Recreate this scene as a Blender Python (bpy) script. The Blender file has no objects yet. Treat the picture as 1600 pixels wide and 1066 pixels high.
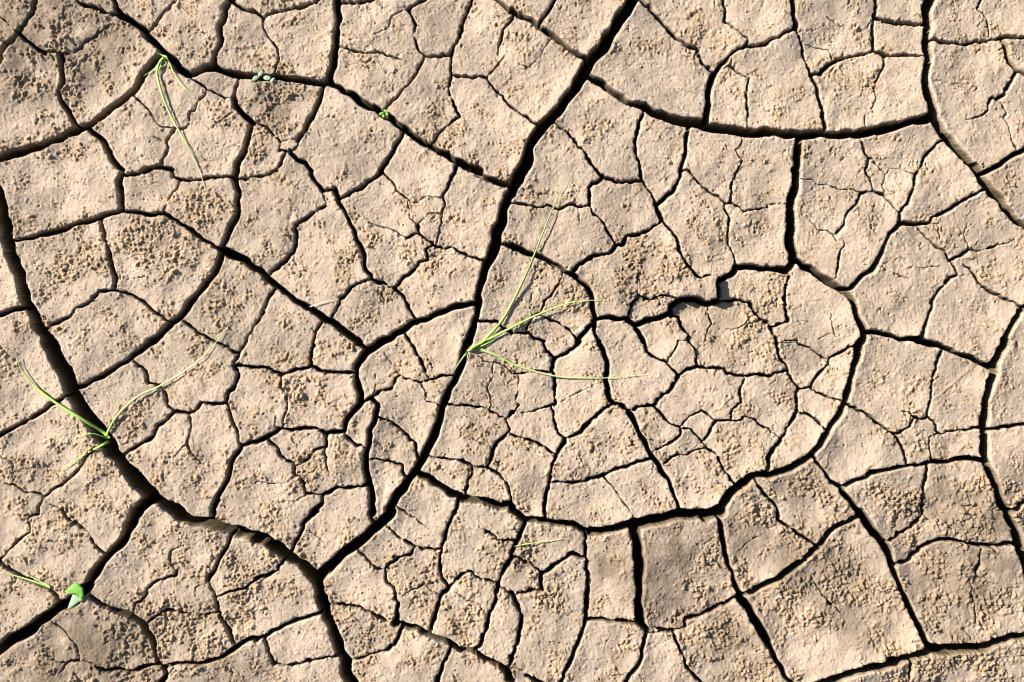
import bpy, math, random
import numpy as np

# ------------------------------------------------------------------ camera, sky, sun, exposure
scene = bpy.context.scene
H_CAM = 1.6                                   # metres above the mud, looking straight down
cam_d = bpy.data.cameras.new('camera')
cam_d.sensor_width = 36.0
cam_d.lens = 36.0
cam_d.clip_start = 0.05
cam_d.clip_end = 200.0
cam = bpy.data.objects.new('camera', cam_d)
cam.location = (0.0, 0.0, H_CAM)
scene.collection.objects.link(cam)
scene.camera = cam

SUN_EL = math.radians(30.0)
SUN_AZ = math.radians(154.0)                  # angle of the direction TO the sun in the ground plane (180 = left of frame)
world = bpy.data.worlds.new('World')
scene.world = world
world.use_nodes = True
wn = world.node_tree
sky = wn.nodes.new('ShaderNodeTexSky')
sky.sky_type = 'NISHITA'
sky.sun_disc = False
sky.sun_elevation = SUN_EL
sky.sun_rotation = math.radians(90.0) - SUN_AZ
bg = wn.nodes['Background']
wn.links.new(sky.outputs[0], bg.inputs[0])
bg.inputs[1].default_value = 0.05

sun_d = bpy.data.lights.new('sun', 'SUN')
sun_d.energy = 5.0
sun_d.angle = math.radians(0.5)
sun_d.color = (1.0, 0.95, 0.88)
sun = bpy.data.objects.new('sun', sun_d)
sun.location = (-3, 0, 3)
sun.rotation_euler = (math.pi / 2 - SUN_EL, 0.0, SUN_AZ + math.pi / 2)
scene.collection.objects.link(sun)

vs = scene.view_settings
vs.view_transform = 'Standard'
vs.look = 'None'
vs.gamma = 1.0
vs.use_curve_mapping = False
vs.exposure = 1.4
scene.cycles.filter_width = 0.9

rng = np.random.default_rng(11)
random.seed(5)
C = scene.collection

# ------------------------------------------------------------------ survey of the cracks
# One block per surveyed square of 400 x 267 mm; coordinates and widths in quarter millimetres
# from its corner. 'w pts' or 'w0-w1 pts'; '<' / '>' : the crack tapers out at its start / end.
SURVEY = {}
SURVEY[(0, 0)] = """
52 0,990 100,960 200,930 300,890 400,840 480,810 560,775 640,730 720,660 800,605 850,550 890,480 930,420 980,375 1030,345
55 1030,345 1080,370 1130,430 1175,470 1230,445 1290,420 1340,430 1450,455 1540,480 1597,485
40 1010,320 970,265 920,225 890,180 830,130 760,90 735,65
20 735,65 720,30 705,0
18 735,85 690,90 640,75 580,45 530,30 480,0
16 920,185 960,155 1000,95 1040,50 1090,0
20 225,0 210,80 175,130 140,180 120,215
8 0,100 50,150 100,200 120,215
28 120,215 95,270 60,295 20,335 0,380
9 0,250 30,270 60,295
24 120,215 170,260 230,300 290,335
13 290,335 320,325 350,335 390,345
25 390,345 385,420 390,490 375,560 375,620 400,660 440,720 470,770 490,800
10> 390,345 450,330 510,295 530,265 580,235 640,185 690,150
36 555,800 600,840 640,880 670,930 700,990 740,1035 775,1066
28 1450,0 1410,60 1400,120 1375,170 1380,250 1365,290 1345,350 1330,420
20 1450,10 1490,40 1540,65 1597,75
11 1185,480 1240,520 1300,565 1360,590 1410,612 1460,610
16 1490,500 1475,550 1465,620
33 1465,620 1480,670 1530,720 1570,760 1575,800 1550,880 1515,970 1480,1066
15 1575,770 1597,775
8 835,600 880,640 930,690 960,745 1000,790 1050,795 1090,800
10 1295,570 1240,640 1215,690 1180,705 1180,770 1150,800 1090,800
14 1090,800 1060,860 1040,900 1045,930 1020,990 1015,1045
6> 1030,890 970,855
22 1015,1045 960,1050 900,1066
18 1015,1045 1075,1060
4<> 1330,800 1400,740 1460,705
"""
SURVEY[(400, 0)] = """
18 0,75 45,105
20 45,105 70,90 120,75 200,60 300,40 370,15 400,0
8 40,110 45,180 90,250 130,300 140,360 120,430 120,470
45 500,0 515,80 520,150 505,240 495,330 480,420 460,510
48 0,485 100,490 200,495 300,500 400,510 460,515
20 525,20 620,20 700,10 750,0
18 1050,0 1000,35 950,65
7> 950,65 850,105 830,170 780,200 740,220
12 950,65 990,150 990,230 1010,300 1050,345
17 1050,350 1120,350 1215,335
16 1345,0 1310,100 1275,190 1260,260 1225,310 1215,400 1220,465
14 1055,350 1020,420 970,500 900,580 830,650 815,680
11> 530,295 600,320 700,330 770,330 850,355 940,385
24 1480,0 1540,40 1597,80
10> 1597,120 1545,190 1520,280 1510,350
9< 1555,345 1500,420 1440,485
16 1220,465 1300,480 1390,475 1440,485
13 1440,485 1490,560 1550,620 1597,670
14 1220,470 1200,560 1230,630 1255,690 1275,725
11 1275,725 1200,775 1150,830 1105,890
48 460,515 530,550 620,605 700,650 780,705 850,750 920,805 1000,860 1080,905 1170,960 1260,1010 1340,1050 1400,1066
27 425,530 400,610 360,710 310,810 265,880
8 265,880 270,910 230,945 190,945 150,940
6 155,890 220,875 265,880
11 0,770 70,795 110,840 155,890
8 155,890 150,940
18 150,940 190,950 160,1010 125,1066
25 220,950 260,1000 310,1025 345,1066
22 920,830 870,920 820,1000 775,1066
16 1255,1035 1245,1066
"""
SURVEY[(800, 0)] = """
32 0,65 80,120 160,170 240,220 320,285 400,335 455,365
18 270,0 230,70 165,160
12 0,120 15,100
4> 235,255 200,310 175,350 110,420 50,405
72-88 745,0 690,90 640,190 590,270 530,330 480,400 430,490 370,580 310,660 240,750 180,800 120,920 60,1066
22 795,0 860,50 930,120 990,190 1040,240 1100,275 1165,305
20 1165,310 1190,390 1250,440 1270,455
5<> 1265,0 1270,45
14 1315,0 1330,80 1330,125 1390,170 1430,210 1470,245 1455,290
20 1597,270 1530,290 1455,290
25 1455,290 1370,335 1310,390 1270,455
32 1270,455 1235,540 1220,650 1215,770
6 1300,435 1365,405
6 1375,355 1365,410
11 1365,415 1440,465 1475,490 1465,600 1470,700 1465,790
44-66 480,480 560,535 640,585 720,625 800,660 900,700 1000,730 1100,760 1200,785
66 1200,785 1300,805 1400,820 1500,830 1597,830
16 820,690 790,780 765,890 780,980 800,1066
26 1110,790 1085,890 1080,980 1060,1066
9 1425,840 1425,900 1390,940 1430,1000 1405,1066
18 280,785 340,830 390,890 440,940 470,1000 530,1066
12 0,670 60,715 140,770
"""
SURVEY[(1200, 0)] = """
32 150,0 155,90 170,180
18 170,180 100,205 50,240 0,265
18 175,180 215,290 240,370 270,460
26 270,460 300,560 325,640 345,720 360,830
6> 190,195 250,190 330,175 380,165
5 230,270 300,290 370,300 410,375
4<> 370,110 410,140 460,165
4<> 560,200 620,170 645,110
18 675,0 680,60 660,110 655,200 665,315
20 665,105 750,130 850,145 970,150
16 665,315 590,340 500,355 420,380 360,420 330,460 275,460
18 665,320 730,345 820,345 950,355
10> 730,350 715,430 680,500 665,560 665,630 640,690
4< 610,700 605,760 610,820
66 1015,0 1000,100 1000,180 995,280 985,380 980,480 985,580 1010,680 1035,740
60 0,825 100,835 200,845 300,850 400,850 500,845 600,830 700,810 800,790 900,760 1010,735
62 1035,740 1090,830 1150,910 1220,990 1300,1066
22 1030,255 1100,265 1200,270 1300,260 1400,245 1480,235 1597,230
10 1335,0 1315,45 1370,110 1390,220
24 1460,250 1490,330 1510,390 1550,440 1597,465
22 1550,450 1510,520 1480,580 1430,620
12> 1430,620 1400,610 1370,660 1375,690 1310,735 1235,745
8 1440,625 1490,700 1475,740 1510,800 1530,900 1550,940
28 1597,930 1520,975 1440,1030 1360,1066 1320,1080
6> 1020,495 1080,500 1150,520 1220,520
4<> 1240,540 1275,570 1310,550
55 190,860 185,950 170,1066
14 575,870 600,950 625,985 615,1040 605,1066
8 625,985 660,990 680,1030 715,1066
14 1090,870 1020,930 980,990 940,1066
5<> 755,1060 800,1050 840,1045
"""
SURVEY[(0, 267)] = """
60-95 -10,150 10,200 25,300 45,430 90,560 138,660 170,770 207,860 255,960 312,1066
28 90,440 180,415 280,385 380,360 480,330 580,305 680,285 750,255
34 775,0 750,80 765,140 770,250
20 785,30 870,20 940,0
20 770,250 860,260 940,275 1030,265
13 1030,265 1035,230 1070,160 1110,110 1130,60
16 1075,0 1100,45 1170,60 1250,55 1330,45 1400,35 1470,40
34 1480,0 1465,50 1490,140 1495,220 1475,310 1430,400 1385,480
12 1480,50 1540,45 1597,35
22 1030,270 1110,310 1200,370 1290,440 1385,490
46 1385,490 1450,520 1520,560 1597,610
22 640,310 650,400 680,500 695,600 720,690 718,745
16 718,745 630,755 560,830 490,860 460,900 390,940 325,970
16 718,745 850,790 930,850 1000,905 1060,945
38 1385,530 1350,630 1270,720 1190,810 1140,890 1070,950 1000,1010 930,1066
13 1130,930 1220,1000 1290,1045 1340,1066
30 0,910 90,870 190,845
14 1597,945 1560,1000 1530,1066
4<> 780,685 850,670 910,660
"""
SURVEY[(400, 267)] = """
14 0,35 70,25 130,0
28 345,0 370,60 410,120
16 410,120 440,120 490,115
28 490,115 510,180
7 410,125 425,180 435,215
24 780,0 700,70 640,120 550,165 515,180
24 510,180 560,280 610,370 650,450 675,530 690,610 720,670
18 435,215 350,270 250,345 255,400 240,470 210,530 150,590 90,640
9 785,5 850,70 890,130 960,190
7 960,190 1005,200 1040,170 1090,160 1160,170
14 1245,0 1200,90 1165,165
8 1165,165 1175,210 1160,280 1150,360 1130,460
8 945,195 960,260 965,300 1010,340
14 1010,345 1020,390 1050,425 1110,465
5 1010,335 1050,295 1080,265 1140,270 1160,280
8< 700,325 820,355 880,385 940,420
12 940,420 980,395 1015,395
13 1110,465 1160,490 1220,480 1300,520 1370,545 1420,565
14 1095,470 1065,490 1070,560 1030,570 980,620 920,670 870,725
18 720,670 745,690 820,705 865,735
16 720,675 640,705 580,750 530,800
14 530,800 500,870 470,915
5> 520,815 490,830 470,850
18 865,735 920,790 950,850 1000,935
46 0,610 60,650 120,710 200,765 280,820 350,875 420,920 500,975 570,1020 640,1066
66-50 1580,150 1560,210 1525,330 1490,480 1445,600 1393,720 1382,830 1362,950 1328,1066
38 1000,945 1080,910 1160,880 1240,845 1350,830
42 1000,945 920,985 850,1030 770,1070
16 110,745 70,810 40,890 0,950
14 410,935 370,1000 355,1066
22 1545,460 1597,470
20 1400,935 1500,945 1540,980 1597,1010
14 940,1030 960,1066
44 1340,0 1420,40 1500,70 1575,100
4<> 740,740 790,790 800,840
"""
SURVEY[(800, 267)] = """
84-66 60,0 20,90 -15,150
14 20,205 100,220 170,230 220,215 290,240 370,210 410,225 480,220
18 520,0 570,40
18 570,40 540,70 480,95 480,160 485,220
20 570,40 640,70 730,70 820,65
18 800,0 820,65 860,130 900,215
22 1050,0 1025,100 980,150 910,205
22 900,215 940,305
20 940,305 1000,380 1030,430 1045,500 1080,570 1140,650 1180,670
18 940,310 880,360 770,400 720,405 690,455 650,465
12 485,220 500,260 550,300 590,365 645,450
20 650,465 610,515 540,520 480,540 430,580 375,635
4> 415,240 420,320
12 1070,0 1090,0 1140,45 1190,95 1240,135 1290,155 1330,200
11 1405,0 1370,80 1365,195
10 1330,205 1365,200 1420,220 1450,255 1520,245 1597,230
11 1325,215 1340,260 1360,300 1345,370 1350,450 1380,510 1400,580
32 0,465 70,490 140,520 220,560 290,605 370,645
35 370,645 430,690 490,760 510,850 520,920
9 320,640 290,710 250,770 200,820 180,880 140,905
4< 130,760 110,850 125,890 135,905
6 130,905 190,905
11 125,920 90,985
11 190,905 240,925 290,950 350,985 400,1040 410,1066
18 0,1015 100,1010 140,1040 200,1066
18 520,920 480,980 430,1035 410,1066
30 515,940 510,1000 540,1066
30 520,915 600,915 720,925
12 720,930 730,880 750,830 790,780
12 790,775 860,800 930,775 990,780 1030,805
4< 785,640 780,710 785,770
26 720,935 770,965 850,935 930,920 1000,895
32 1000,900 1000,850 1050,815 1110,800 1170,805 1230,825 1290,815
35 1290,810 1290,740 1290,680
10 1180,670 1220,660 1280,655
35 1290,680 1370,645 1400,605
32 1400,600 1470,605 1550,610 1597,605
13 1290,815 1400,805 1490,820
16 1490,820 1520,885 1560,915 1597,945
8> 1520,890 1460,950 1410,985 1350,985
8 1230,830 1235,890 1255,950
5> 1255,950 1220,1000 1215,1040
16 1000,905 1045,910 1055,970 1110,1025 1100,1066
20 770,970 800,1020 820,1066
8> 1100,1060 1070,1058 1040,1060
"""
SURVEY[(1200, 267)] = """
58 165,0 155,100 150,200 145,300 145,400 145,480 160,540
50 160,545 250,600 340,660 410,710 480,745
55 480,745 530,830 565,930 585,1000 580,1066
35 0,600 60,615 120,630 150,570
9 0,215 50,205 125,210
11 605,0 635,60 655,125
15 655,125 725,150 770,205 820,265
7< 715,0 735,20 715,90 730,145
5< 755,0 745,12 735,20
14 940,0 915,30 900,120 880,180 840,230 820,265
5< 860,0 885,15 915,20
14 655,125 580,140 550,205 510,250 480,300 470,340 425,390
8> 425,390 410,405 430,440
9< 460,420 480,460 450,510 440,590 425,660
6< 205,50 270,55 310,85 390,90 450,120 520,115 580,135
6< 265,310 320,370 370,370 410,400
20 820,265 815,325
27 815,325 740,420 700,530 650,600 580,665 490,740
22 825,325 920,330 1010,325
16 1010,325 1030,285 1110,255 1180,210 1260,165 1330,120
8> 1010,325 1045,330 1060,370 1070,430
10 925,335 950,380 1010,430 1050,470 1105,495
14 1105,495 1145,560 1170,590 1195,640
16 1150,555 1220,520 1255,490
10> 1255,490 1310,500 1380,480 1445,460 1500,450 1540,425
7> 1255,485 1220,400 1240,330
12> 1195,650 1215,655 1235,645
20 1195,650 1130,680 1080,745 1030,800 1030,860 1000,910 970,1000 955,1030
15< 1220,580 1270,610 1320,680 1360,730 1430,765 1500,800 1570,835
6> 680,580 740,620 810,650 880,670
5<> 870,605 950,605 1080,590
60 1285,-20 1340,80 1400,160 1460,230 1530,290 1597,345
22 1380,0 1320,25
48 1597,850 1550,910 1500,990 1465,1066
36 610,1000 700,1015 780,1030 880,1045 960,1050
13 135,640 110,730 105,820 110,890 125,935 40,970
20 0,940 40,1020 60,1066
8<> 395,890 400,970 425,1040
9 90,1062 180,1060
5<> 320,1050 350,1030 390,1015
"""
SURVEY[(0, 534)] = """
95 312,0 365,110 415,200 460,300 515,400 578,490 640,590 700,680 765,750 825,810 900,890 960,960
92 960,960 1040,1010 1130,1066
72 960,960 910,1010 860,1066
35 500,295 560,260 640,225 720,170 800,110 870,55 940,0
25 0,590 60,555 150,505 230,450 330,395 410,345
14 825,120 880,170 915,220 920,255 990,275
18 990,275 1030,330 1040,390 1080,435
20 1080,435 1180,445 1230,420 1260,380 1330,390 1410,380
22 1410,380 1420,330 1450,300 1480,240 1485,200 1450,150 1480,80
16 1340,0 1400,30 1480,70
14 1480,70 1530,0
18 1450,155 1520,155 1597,165
20 1080,435 1040,490 980,530 950,590 870,640 790,690
11 1175,455 1195,540 1170,640
6> 1170,640 1130,670 1100,710
8> 1170,640 1200,690 1260,760
24 1420,385 1440,470 1490,550 1510,640
18 1510,645 1560,635 1597,625
26 1510,645 1450,760 1420,870 1370,980 1335,1066
15 600,670 550,700 530,750 460,830 390,890 330,920 270,970
16 270,970 240,1030 235,1066
12< 30,885 100,900 150,935 220,945 270,970
8<> 0,710 80,760 80,850
10< 310,1015 340,1030 380,1045 400,1066
4<> 1510,885 1550,882 1597,885
"""
SURVEY[(400, 534)] = """
18 355,0 340,60 340,150
18 0,160 60,165 110,185 155,210
18 340,150 280,170 220,185 155,210
16 340,150 390,180 480,190 605,190
12 155,210 150,260 180,330 195,390 175,470 170,540
5< 125,460 122,500 125,540
25 0,630 70,585 140,545
18 140,545 240,545 360,535 415,555 430,575
20 430,575 480,570 550,560
22 625,0 690,50
48 780,0 720,40 660,100 625,160 630,240 650,320 655,380
42 655,380 600,440 560,510 550,560
18 660,385 720,355
15 720,350 780,305 850,295 865,240 895,210
9 895,210 950,235 1005,245 1030,255
8< 745,195 740,300 730,340
5< 800,70 850,140 885,200
30-44 720,350 760,390 755,440 735,500 710,560 700,650 680,740 685,830 710,920 725,1000 730,1066
16 550,560 570,600 620,635 680,660
16 765,475 830,490 900,540 960,605 1000,630 1000,700 1010,740
15 960,0 1020,100 1050,170 1080,230
13 1030,255 1090,235 1150,215 1220,210
8 1030,255 1060,320 1060,370 1120,385 1160,415
48-62 1325,0 1290,100 1250,220 1200,330 1155,460 1110,580 1050,710 990,810 900,940 830,1066
12 710,730 780,735 850,755 910,770 915,820 930,845
14 75,615 140,670 160,715 220,750 245,775
11 245,775 320,730 370,680 440,655
18 440,575 445,620 440,655
10> 430,655 440,740 460,835
16 245,775 245,825 280,840 300,900 320,945
6 245,830 200,870 130,885 0,878
15 320,945 415,955
20 415,955 500,920 580,910 670,900
22 415,955 410,1010 350,1066
6< 130,1000 190,995 240,1000 320,950
14 1225,395 1300,400 1390,405 1450,420 1500,455 1560,485
14 1560,485 1597,440
20 1560,485 1580,560 1500,640 1470,690 1460,740 1440,785
14 1070,715 1180,730 1290,745 1350,780 1440,785
16 1350,785 1325,870 1310,940
12 1440,785 1520,830 1570,890 1590,960 1590,1020
50 990,815 1060,840 1130,880 1210,935 1290,970 1380,990 1480,1010 1597,1030
18 1265,990 1240,1066
8> 890,1035 940,1066 1000,1105 1070,1160
9< 1390,90 1430,120 1500,130 1550,150 1597,200
7> 1480,130 1475,200
8< 1475,230 1440,285 1465,340 1460,415
4< 1395,250 1415,265 1440,285
4< 1345,600 1400,635 1460,660
"""
SURVEY[(800, 534)] = """
18 195,0 220,60 265,105
18 430,0 370,50 270,110
22 265,105 250,170 265,240 265,330
13 265,330 270,390 245,400 265,490 290,570 330,605
9 0,205 80,195 160,185 245,190
7 45,200 40,290 30,370 45,395
12 45,395 0,450
9< 60,445 130,440 190,410 245,400
5> 275,390 350,350 450,300 520,270
28 545,0 575,60 590,130 595,220 600,310 630,380
20 630,380 690,405 730,440
18 630,385 560,430 490,490 440,545 390,580 335,605
11 0,580 70,605 140,625 200,660 265,700
26 330,605 290,680 250,760 235,860 215,950 205,1066
15 825,0 840,60 900,105 970,130 1035,215
8 1035,0 1020,50 980,100 975,125
13 1105,0 1145,50 1155,155
7> 1150,50 1180,30 1210,25
14 1155,155 1090,175 1040,215
16 1155,155 1240,165 1310,175 1350,200 1450,215
16 1450,215 1540,205 1597,215
14 1450,220 1420,310 1430,375 1370,430 1365,490
11 1275,495 1365,490 1420,488 1440,465 1500,475 1550,520 1597,540
20 1035,220 990,300 930,340 885,395
18 730,440 780,410 885,400
14 885,400 950,470 1000,515 1050,530
8 1050,530 1110,465 1185,430
6> 1185,430 1178,400 1170,375
10 1185,430 1240,465 1275,495
12 1275,495 1235,560 1190,620
10 1055,540 1110,550 1150,590 1205,655
10 1050,535 1045,590 980,635 920,660 880,690
9 1205,655 1130,680 1080,710 1020,710 935,765
13 1205,655 1280,705 1300,770 1340,820 1380,880
27 730,445 780,540 820,620 870,700 910,770 960,850 1000,930 1030,1000 1050,1066
16 870,720 800,745 720,775 640,795 580,830 500,855 400,880 260,880
8 580,845 640,920 680,980 740,1066 770,1110
56 1560,820 1500,845 1430,885 1360,930 1320,980 1270,1050 1200,1090
16 1597,720 1590,780 1560,820
44 1597,830 1560,820
14 1530,895 1560,930 1597,970
"""
SURVEY[(1200, 534)] = """
18 60,0 65,60 90,120 125,160 130,190
16 130,190 150,240 185,280 185,310
18 0,215 60,195 125,180
9 60,5 180,5
8 180,5 260,35 300,70 370,105 390,100
14 550,20 500,35 460,60 390,100
14 390,100 370,150 310,220 270,285
14 190,300 270,285
9 275,295 350,335 450,370 490,378
18 185,310 185,430
12 185,435 260,460 310,500 350,545 370,560
18 180,435 120,540 70,620 0,715
9< 15,560 40,575 65,600
55-45 570,0 560,80 525,180 500,300 480,380 430,470 350,580 270,690
42 270,690 180,755 100,800 0,830
16 500,395 560,430 630,460 700,515 790,580
12 790,580 870,530 905,470
13 905,470 950,485 990,475 1040,500 1050,555 1085,575 1110,560
14 1080,55 1050,130 1025,230 1005,350 985,475
9 1055,570 1000,600 1000,660 1015,740
10 1110,560 1180,555 1320,535
18 795,590 830,650 850,750
42 930,-5 1050,20 1140,55 1230,95 1310,125 1380,150
50 1480,0 1440,80 1400,150
66 1400,160 1385,250 1355,340 1345,430 1345,530 1350,640 1350,730
20 1350,550 1430,540 1500,525 1597,515
32 1340,740 1250,730 1130,740 1000,755 870,765 760,790 650,820 560,850 460,895
50-60 1350,730 1390,830 1430,930 1480,1050
32 280,705 330,790 390,860 450,910
40 450,910 500,990 570,1066
18 985,775 970,900 965,1000 965,1066
16 0,975 40,1010 60,1066
24 1480,1050 1540,1030 1597,995
6< 830,430 870,440 905,470
"""
SURVEY[(0, 799)] = """
84-66 870,0 820,80 780,170 720,250 650,320 570,410 530,480 440,560 360,610 260,680 160,760 60,810 0,860
88-74 1130,10 1200,45 1300,75 1400,100 1500,130 1597,160
16 385,0 420,50 500,90 560,140 590,200 650,260
14 235,0 240,20
10 240,20 180,35 165,70 190,130
7> 240,20 275,20
12 190,130 110,185 60,240 0,300
22-28 0,310 60,360 120,400 200,440 280,470 320,490 360,545
18 1340,0 1340,60
7< 1140,170 1135,210 1075,250 1070,330 1105,375
14 1105,375 1090,405 990,430 920,480 910,530 850,575 830,650
30 555,500 640,570 720,620 830,665 890,700
32 890,700 940,790 970,870 985,940 1030,985
26 1440,140 1420,220 1380,300 1340,380 1300,430
22 1300,430 1340,500 1360,580 1370,650 1420,730 1480,840
7> 1290,440 1225,480 1220,530
13 1370,530 1430,495 1530,480 1597,425
12 905,715 960,660 1040,620 1130,630 1210,645 1290,640 1360,630
10> 1210,645 1208,670 1210,690
11 340,690 400,745 450,800 490,870 490,935
8< 280,890 350,935 410,945
16< 370,1010 430,945 490,935 570,945 620,980 680,1000
26 680,1000 740,990 840,990 940,965 1000,960
24 1030,960 1150,945 1250,945 1330,930 1420,890 1500,840 1597,800
38 1030,985 1030,1030 1000,1066
12> 1030,1020 1060,1010 1090,970
"""
SURVEY[(400, 799)] = """
74-88 0,160 60,185 150,235 230,290 310,355 370,415 400,470 410,540
88 410,540 430,620 480,720 520,820 560,950 590,1066
76 840,0 770,80 690,160 600,230 510,300 440,360 390,410
35 715,0 730,40 750,75
22 380,0 310,60 280,130 240,200 220,245
5> 300,105 370,145 430,195
18 165,315 120,375 60,405 0,420
26 0,805 60,775 130,740 210,695 300,665 405,630
22 60,800 80,870 110,950
16 110,955 200,965 300,940 400,920 480,910
12 820,95 880,150 940,195 990,215
15 990,215 1060,235 1155,235
18 1245,0 1200,80 1180,160 1160,240
11 990,225 960,270 890,290 840,325 805,360
14 660,265 720,325 760,350 805,360
16 805,360 815,430 860,480 865,530 890,570
26 890,570 885,640 865,690
9< 915,530 960,490 1010,475 1050,450
6 1050,450 1100,500 1155,520
16 1160,245 1145,310 1160,400 1200,480
20 1200,480 1155,530 1140,600 1110,680 1085,740
14 1205,475 1250,420 1310,375 1345,370
11 1345,370 1370,405 1430,420 1500,445
6< 1395,60 1395,95 1440,125
16 1440,125 1490,150 1510,175 1597,180
22 1597,290 1540,380 1510,450
22 1510,465 1490,560 1450,650 1440,730 1400,830 1380,850
14 1515,470 1597,515
22 465,580 550,580 650,600 740,645 830,690 870,705
40 870,705 950,725 1040,745 1120,770 1210,815 1300,845 1400,890 1480,930 1550,970
45 1550,970 1597,1050
20 910,730 870,820 820,870
18 820,870 720,890 650,915 580,930
24 1210,850 1170,960 1130,1066
16 1597,900 1585,960
4<> 1240,500 1320,545 1390,580
4<> 550,750 575,730 600,710
"""
SURVEY[(800, 799)] = """
14 205,0 200,40
46-56 0,-24 90,38 180,55 280,70 370,80 430,115 490,130
60 490,130 560,130 640,110 720,80 800,70 880,60 960,40 1060,15 1150,25 1220,25 1300,0
24 95,55 60,130 25,210 0,280
12 20,280 90,310 140,340 185,385
26 185,385 260,340 330,300 370,275 455,290
18 185,385 180,430 190,490
14 190,490 110,495 20,525
22 0,510 40,590 60,660 45,760 10,880 -12,900
16 460,150 455,290
22 460,290 470,400 470,520 460,620 460,670
26 460,670 430,770 380,890 310,1066
28 475,675 560,675 640,690 770,695
64 762,90 780,180 785,280 790,400 800,500 800,600 800,680
34 800,690 840,725 900,740 1000,740
14 840,758 990,752
24 835,760 820,860 790,950 740,1020 710,1066
24 1005,745 1040,850 1090,960 1170,1066
24 1280,30 1320,200 1340,310 1380,420 1420,520
18 1080,720 1090,670 1190,645 1280,595 1350,560 1420,525
34 1420,525 1500,490 1597,440
42 1420,530 1480,620 1550,730 1597,810
6<> 1410,240 1470,195 1530,160
9> 0,970 35,975 70,985
35< 80,1015 140,1035 190,1066
10 1000,740 1080,720
"""
SURVEY[(1200, 799)] = """
16 65,0 65,60
14 65,60 130,100 200,140 260,185 305,215
6< 0,110 30,100 60,80
36 305,220 350,150 410,90 480,55 570,10
38 305,220 230,280 150,350 80,405 0,440
50 570,0 620,70 660,130 710,210 750,290 765,330
42 765,330 810,440 860,560 910,680 960,790 985,840
20 970,0 930,55 870,105 800,150 730,195
22 770,330 870,310 920,265 980,215 1050,185 1120,175 1220,190 1320,210 1420,210 1540,190
12> 1320,225 1305,330 1280,420 1255,505 1285,570 1285,690
56-42 1480,0 1530,120 1570,230 1597,300
60 1597,770 1500,785 1400,820 1300,845 1200,845 1100,850 1000,855 900,890 780,925 660,960 540,995 420,1035 330,1066
32 0,830 50,920 100,1010 140,1066
14 880,935 885,1066
9<> 290,450 350,530 410,600 470,640
"""

# crumbly (x, y, radius, strength) and smooth ground, millimetres from the survey corner
CRUMBLY = [(60, 30, 70, .9), (150, 70, 60, .7), (60, 120, 60, .6), (430, 160, 42, 1.0), (350, 175, 40, .6), (280, 50, 50, .5),
           (80, 180, 60, .4), (440, 300, 50, .8), (230, 360, 40, .8), (250, 420, 70, .8), (150, 430, 60, .6), (80, 500, 40, .7),
           (480, 390, 50, .5), (590, 380, 40, .6), (650, 430, 60, .5), (990, 420, 50, 1.2), (1060, 440, 40, 1.1), (900, 440, 40, .6),
           (1010, 475, 28, .9), (1180, 545, 70, .9), (1240, 490, 40, .6), (1290, 520, 22, 1.2), (870, 720, 60, .7), (940, 715, 40, .7),
           (1090, 745, 40, .9), (1000, 760, 50, .6), (520, 560, 60, .8), (460, 620, 50, .8), (480, 720, 40, .8), (420, 790, 50, .5),
           (200, 700, 60, .5), (50, 700, 50, .7), (60, 850, 60, .8), (200, 1010, 60, 1.3), (260, 970, 50, 1.2), (310, 990, 40, 1.2),
           (150, 1040, 80, 1.0), (380, 930, 60, .8), (420, 870, 50, .8), (330, 870, 40, .7), (340, 1040, 60, 1.0), (560, 860, 40, .4),
           (650, 900, 40, .8), (730, 970, 40, .9), (720, 880, 50, .6), (780, 850, 50, .9), (860, 930, 50, .9), (850, 880, 40, .8),
           (1110, 870, 30, 1.3), (1080, 930, 40, 1.0), (1240, 780, 60, 1.1), (1180, 800, 50, .9), (1300, 900, 80, 1.2), (1260, 960, 80, 1.1),
           (1370, 790, 50, .9), (1480, 800, 70, 1.2), (1520, 900, 80, 1.2), (1450, 920, 60, 1.0), (1560, 780, 50, 1.2), (1100, 1020, 70, 1.1),
           (1500, 1040, 80, 1.1), (1400, 1040, 60, .9), (1570, 950, 50, 1.0), (640, 960, 40, .6), (1000, 200, 40, .4), (1080, 90, 40, .5),
           (1440, 660, 50, .5), (1300, 610, 40, .5), (700, 220, 40, .3), (460, 80, 50, .5), (600, 40, 40, .5), (930, 900, 30, .5)]
SMOOTH = [(1440, 150, 170, .4), (1330, 90, 120, .3), (1000, 60, 100, .3), (1130, 150, 80, .3), (1300, 330, 90, .3), (1400, 470, 90, .35),
          (700, 100, 80, .2), (900, 280, 60, .25), (1040, 900, 30, 1.0), (1560, 600, 60, .4), (700, 600, 60, .2), (1200, 250, 60, .3)]
LOW = [(1110, 500, 46, 5.0), (870, 870, 20, 1.0)]            # sunken spots
DAMP_SHADE = [(10, 30, 120, .7), (130, 50, 90, .65), (60, 130, 60, .3), (210, 1000, 70, .7), (130, 1060, 140, .65), (300, 980, 60, .45), (430, 160, 48, .6),  # moist soil stains, some with shade painted in
        (1000, 430, 52, .4), (1270, 880, 100, .6), (1500, 850, 130, .6), (1040, 900, 80, .5), (1340, 980, 60, .3), (1240, 770, 60, .35), (1400, 800, 50, .3), (1095, 497, 42, .6), (1160, 487, 38, .45),  # last two: cast shadow of the raised plate, painted as soil colour
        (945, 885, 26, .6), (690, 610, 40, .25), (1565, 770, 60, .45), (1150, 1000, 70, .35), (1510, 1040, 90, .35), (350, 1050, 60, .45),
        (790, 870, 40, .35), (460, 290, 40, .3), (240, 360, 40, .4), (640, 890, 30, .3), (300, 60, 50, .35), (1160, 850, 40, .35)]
FILL = [(992, 838, 14, .75), (522, 1045, 22, .55), (980, 985, 12, .6), (250, 1047, 12, .7), (1040, 985, 12, .6), (1215, 1040, 6, .3)]

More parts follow.
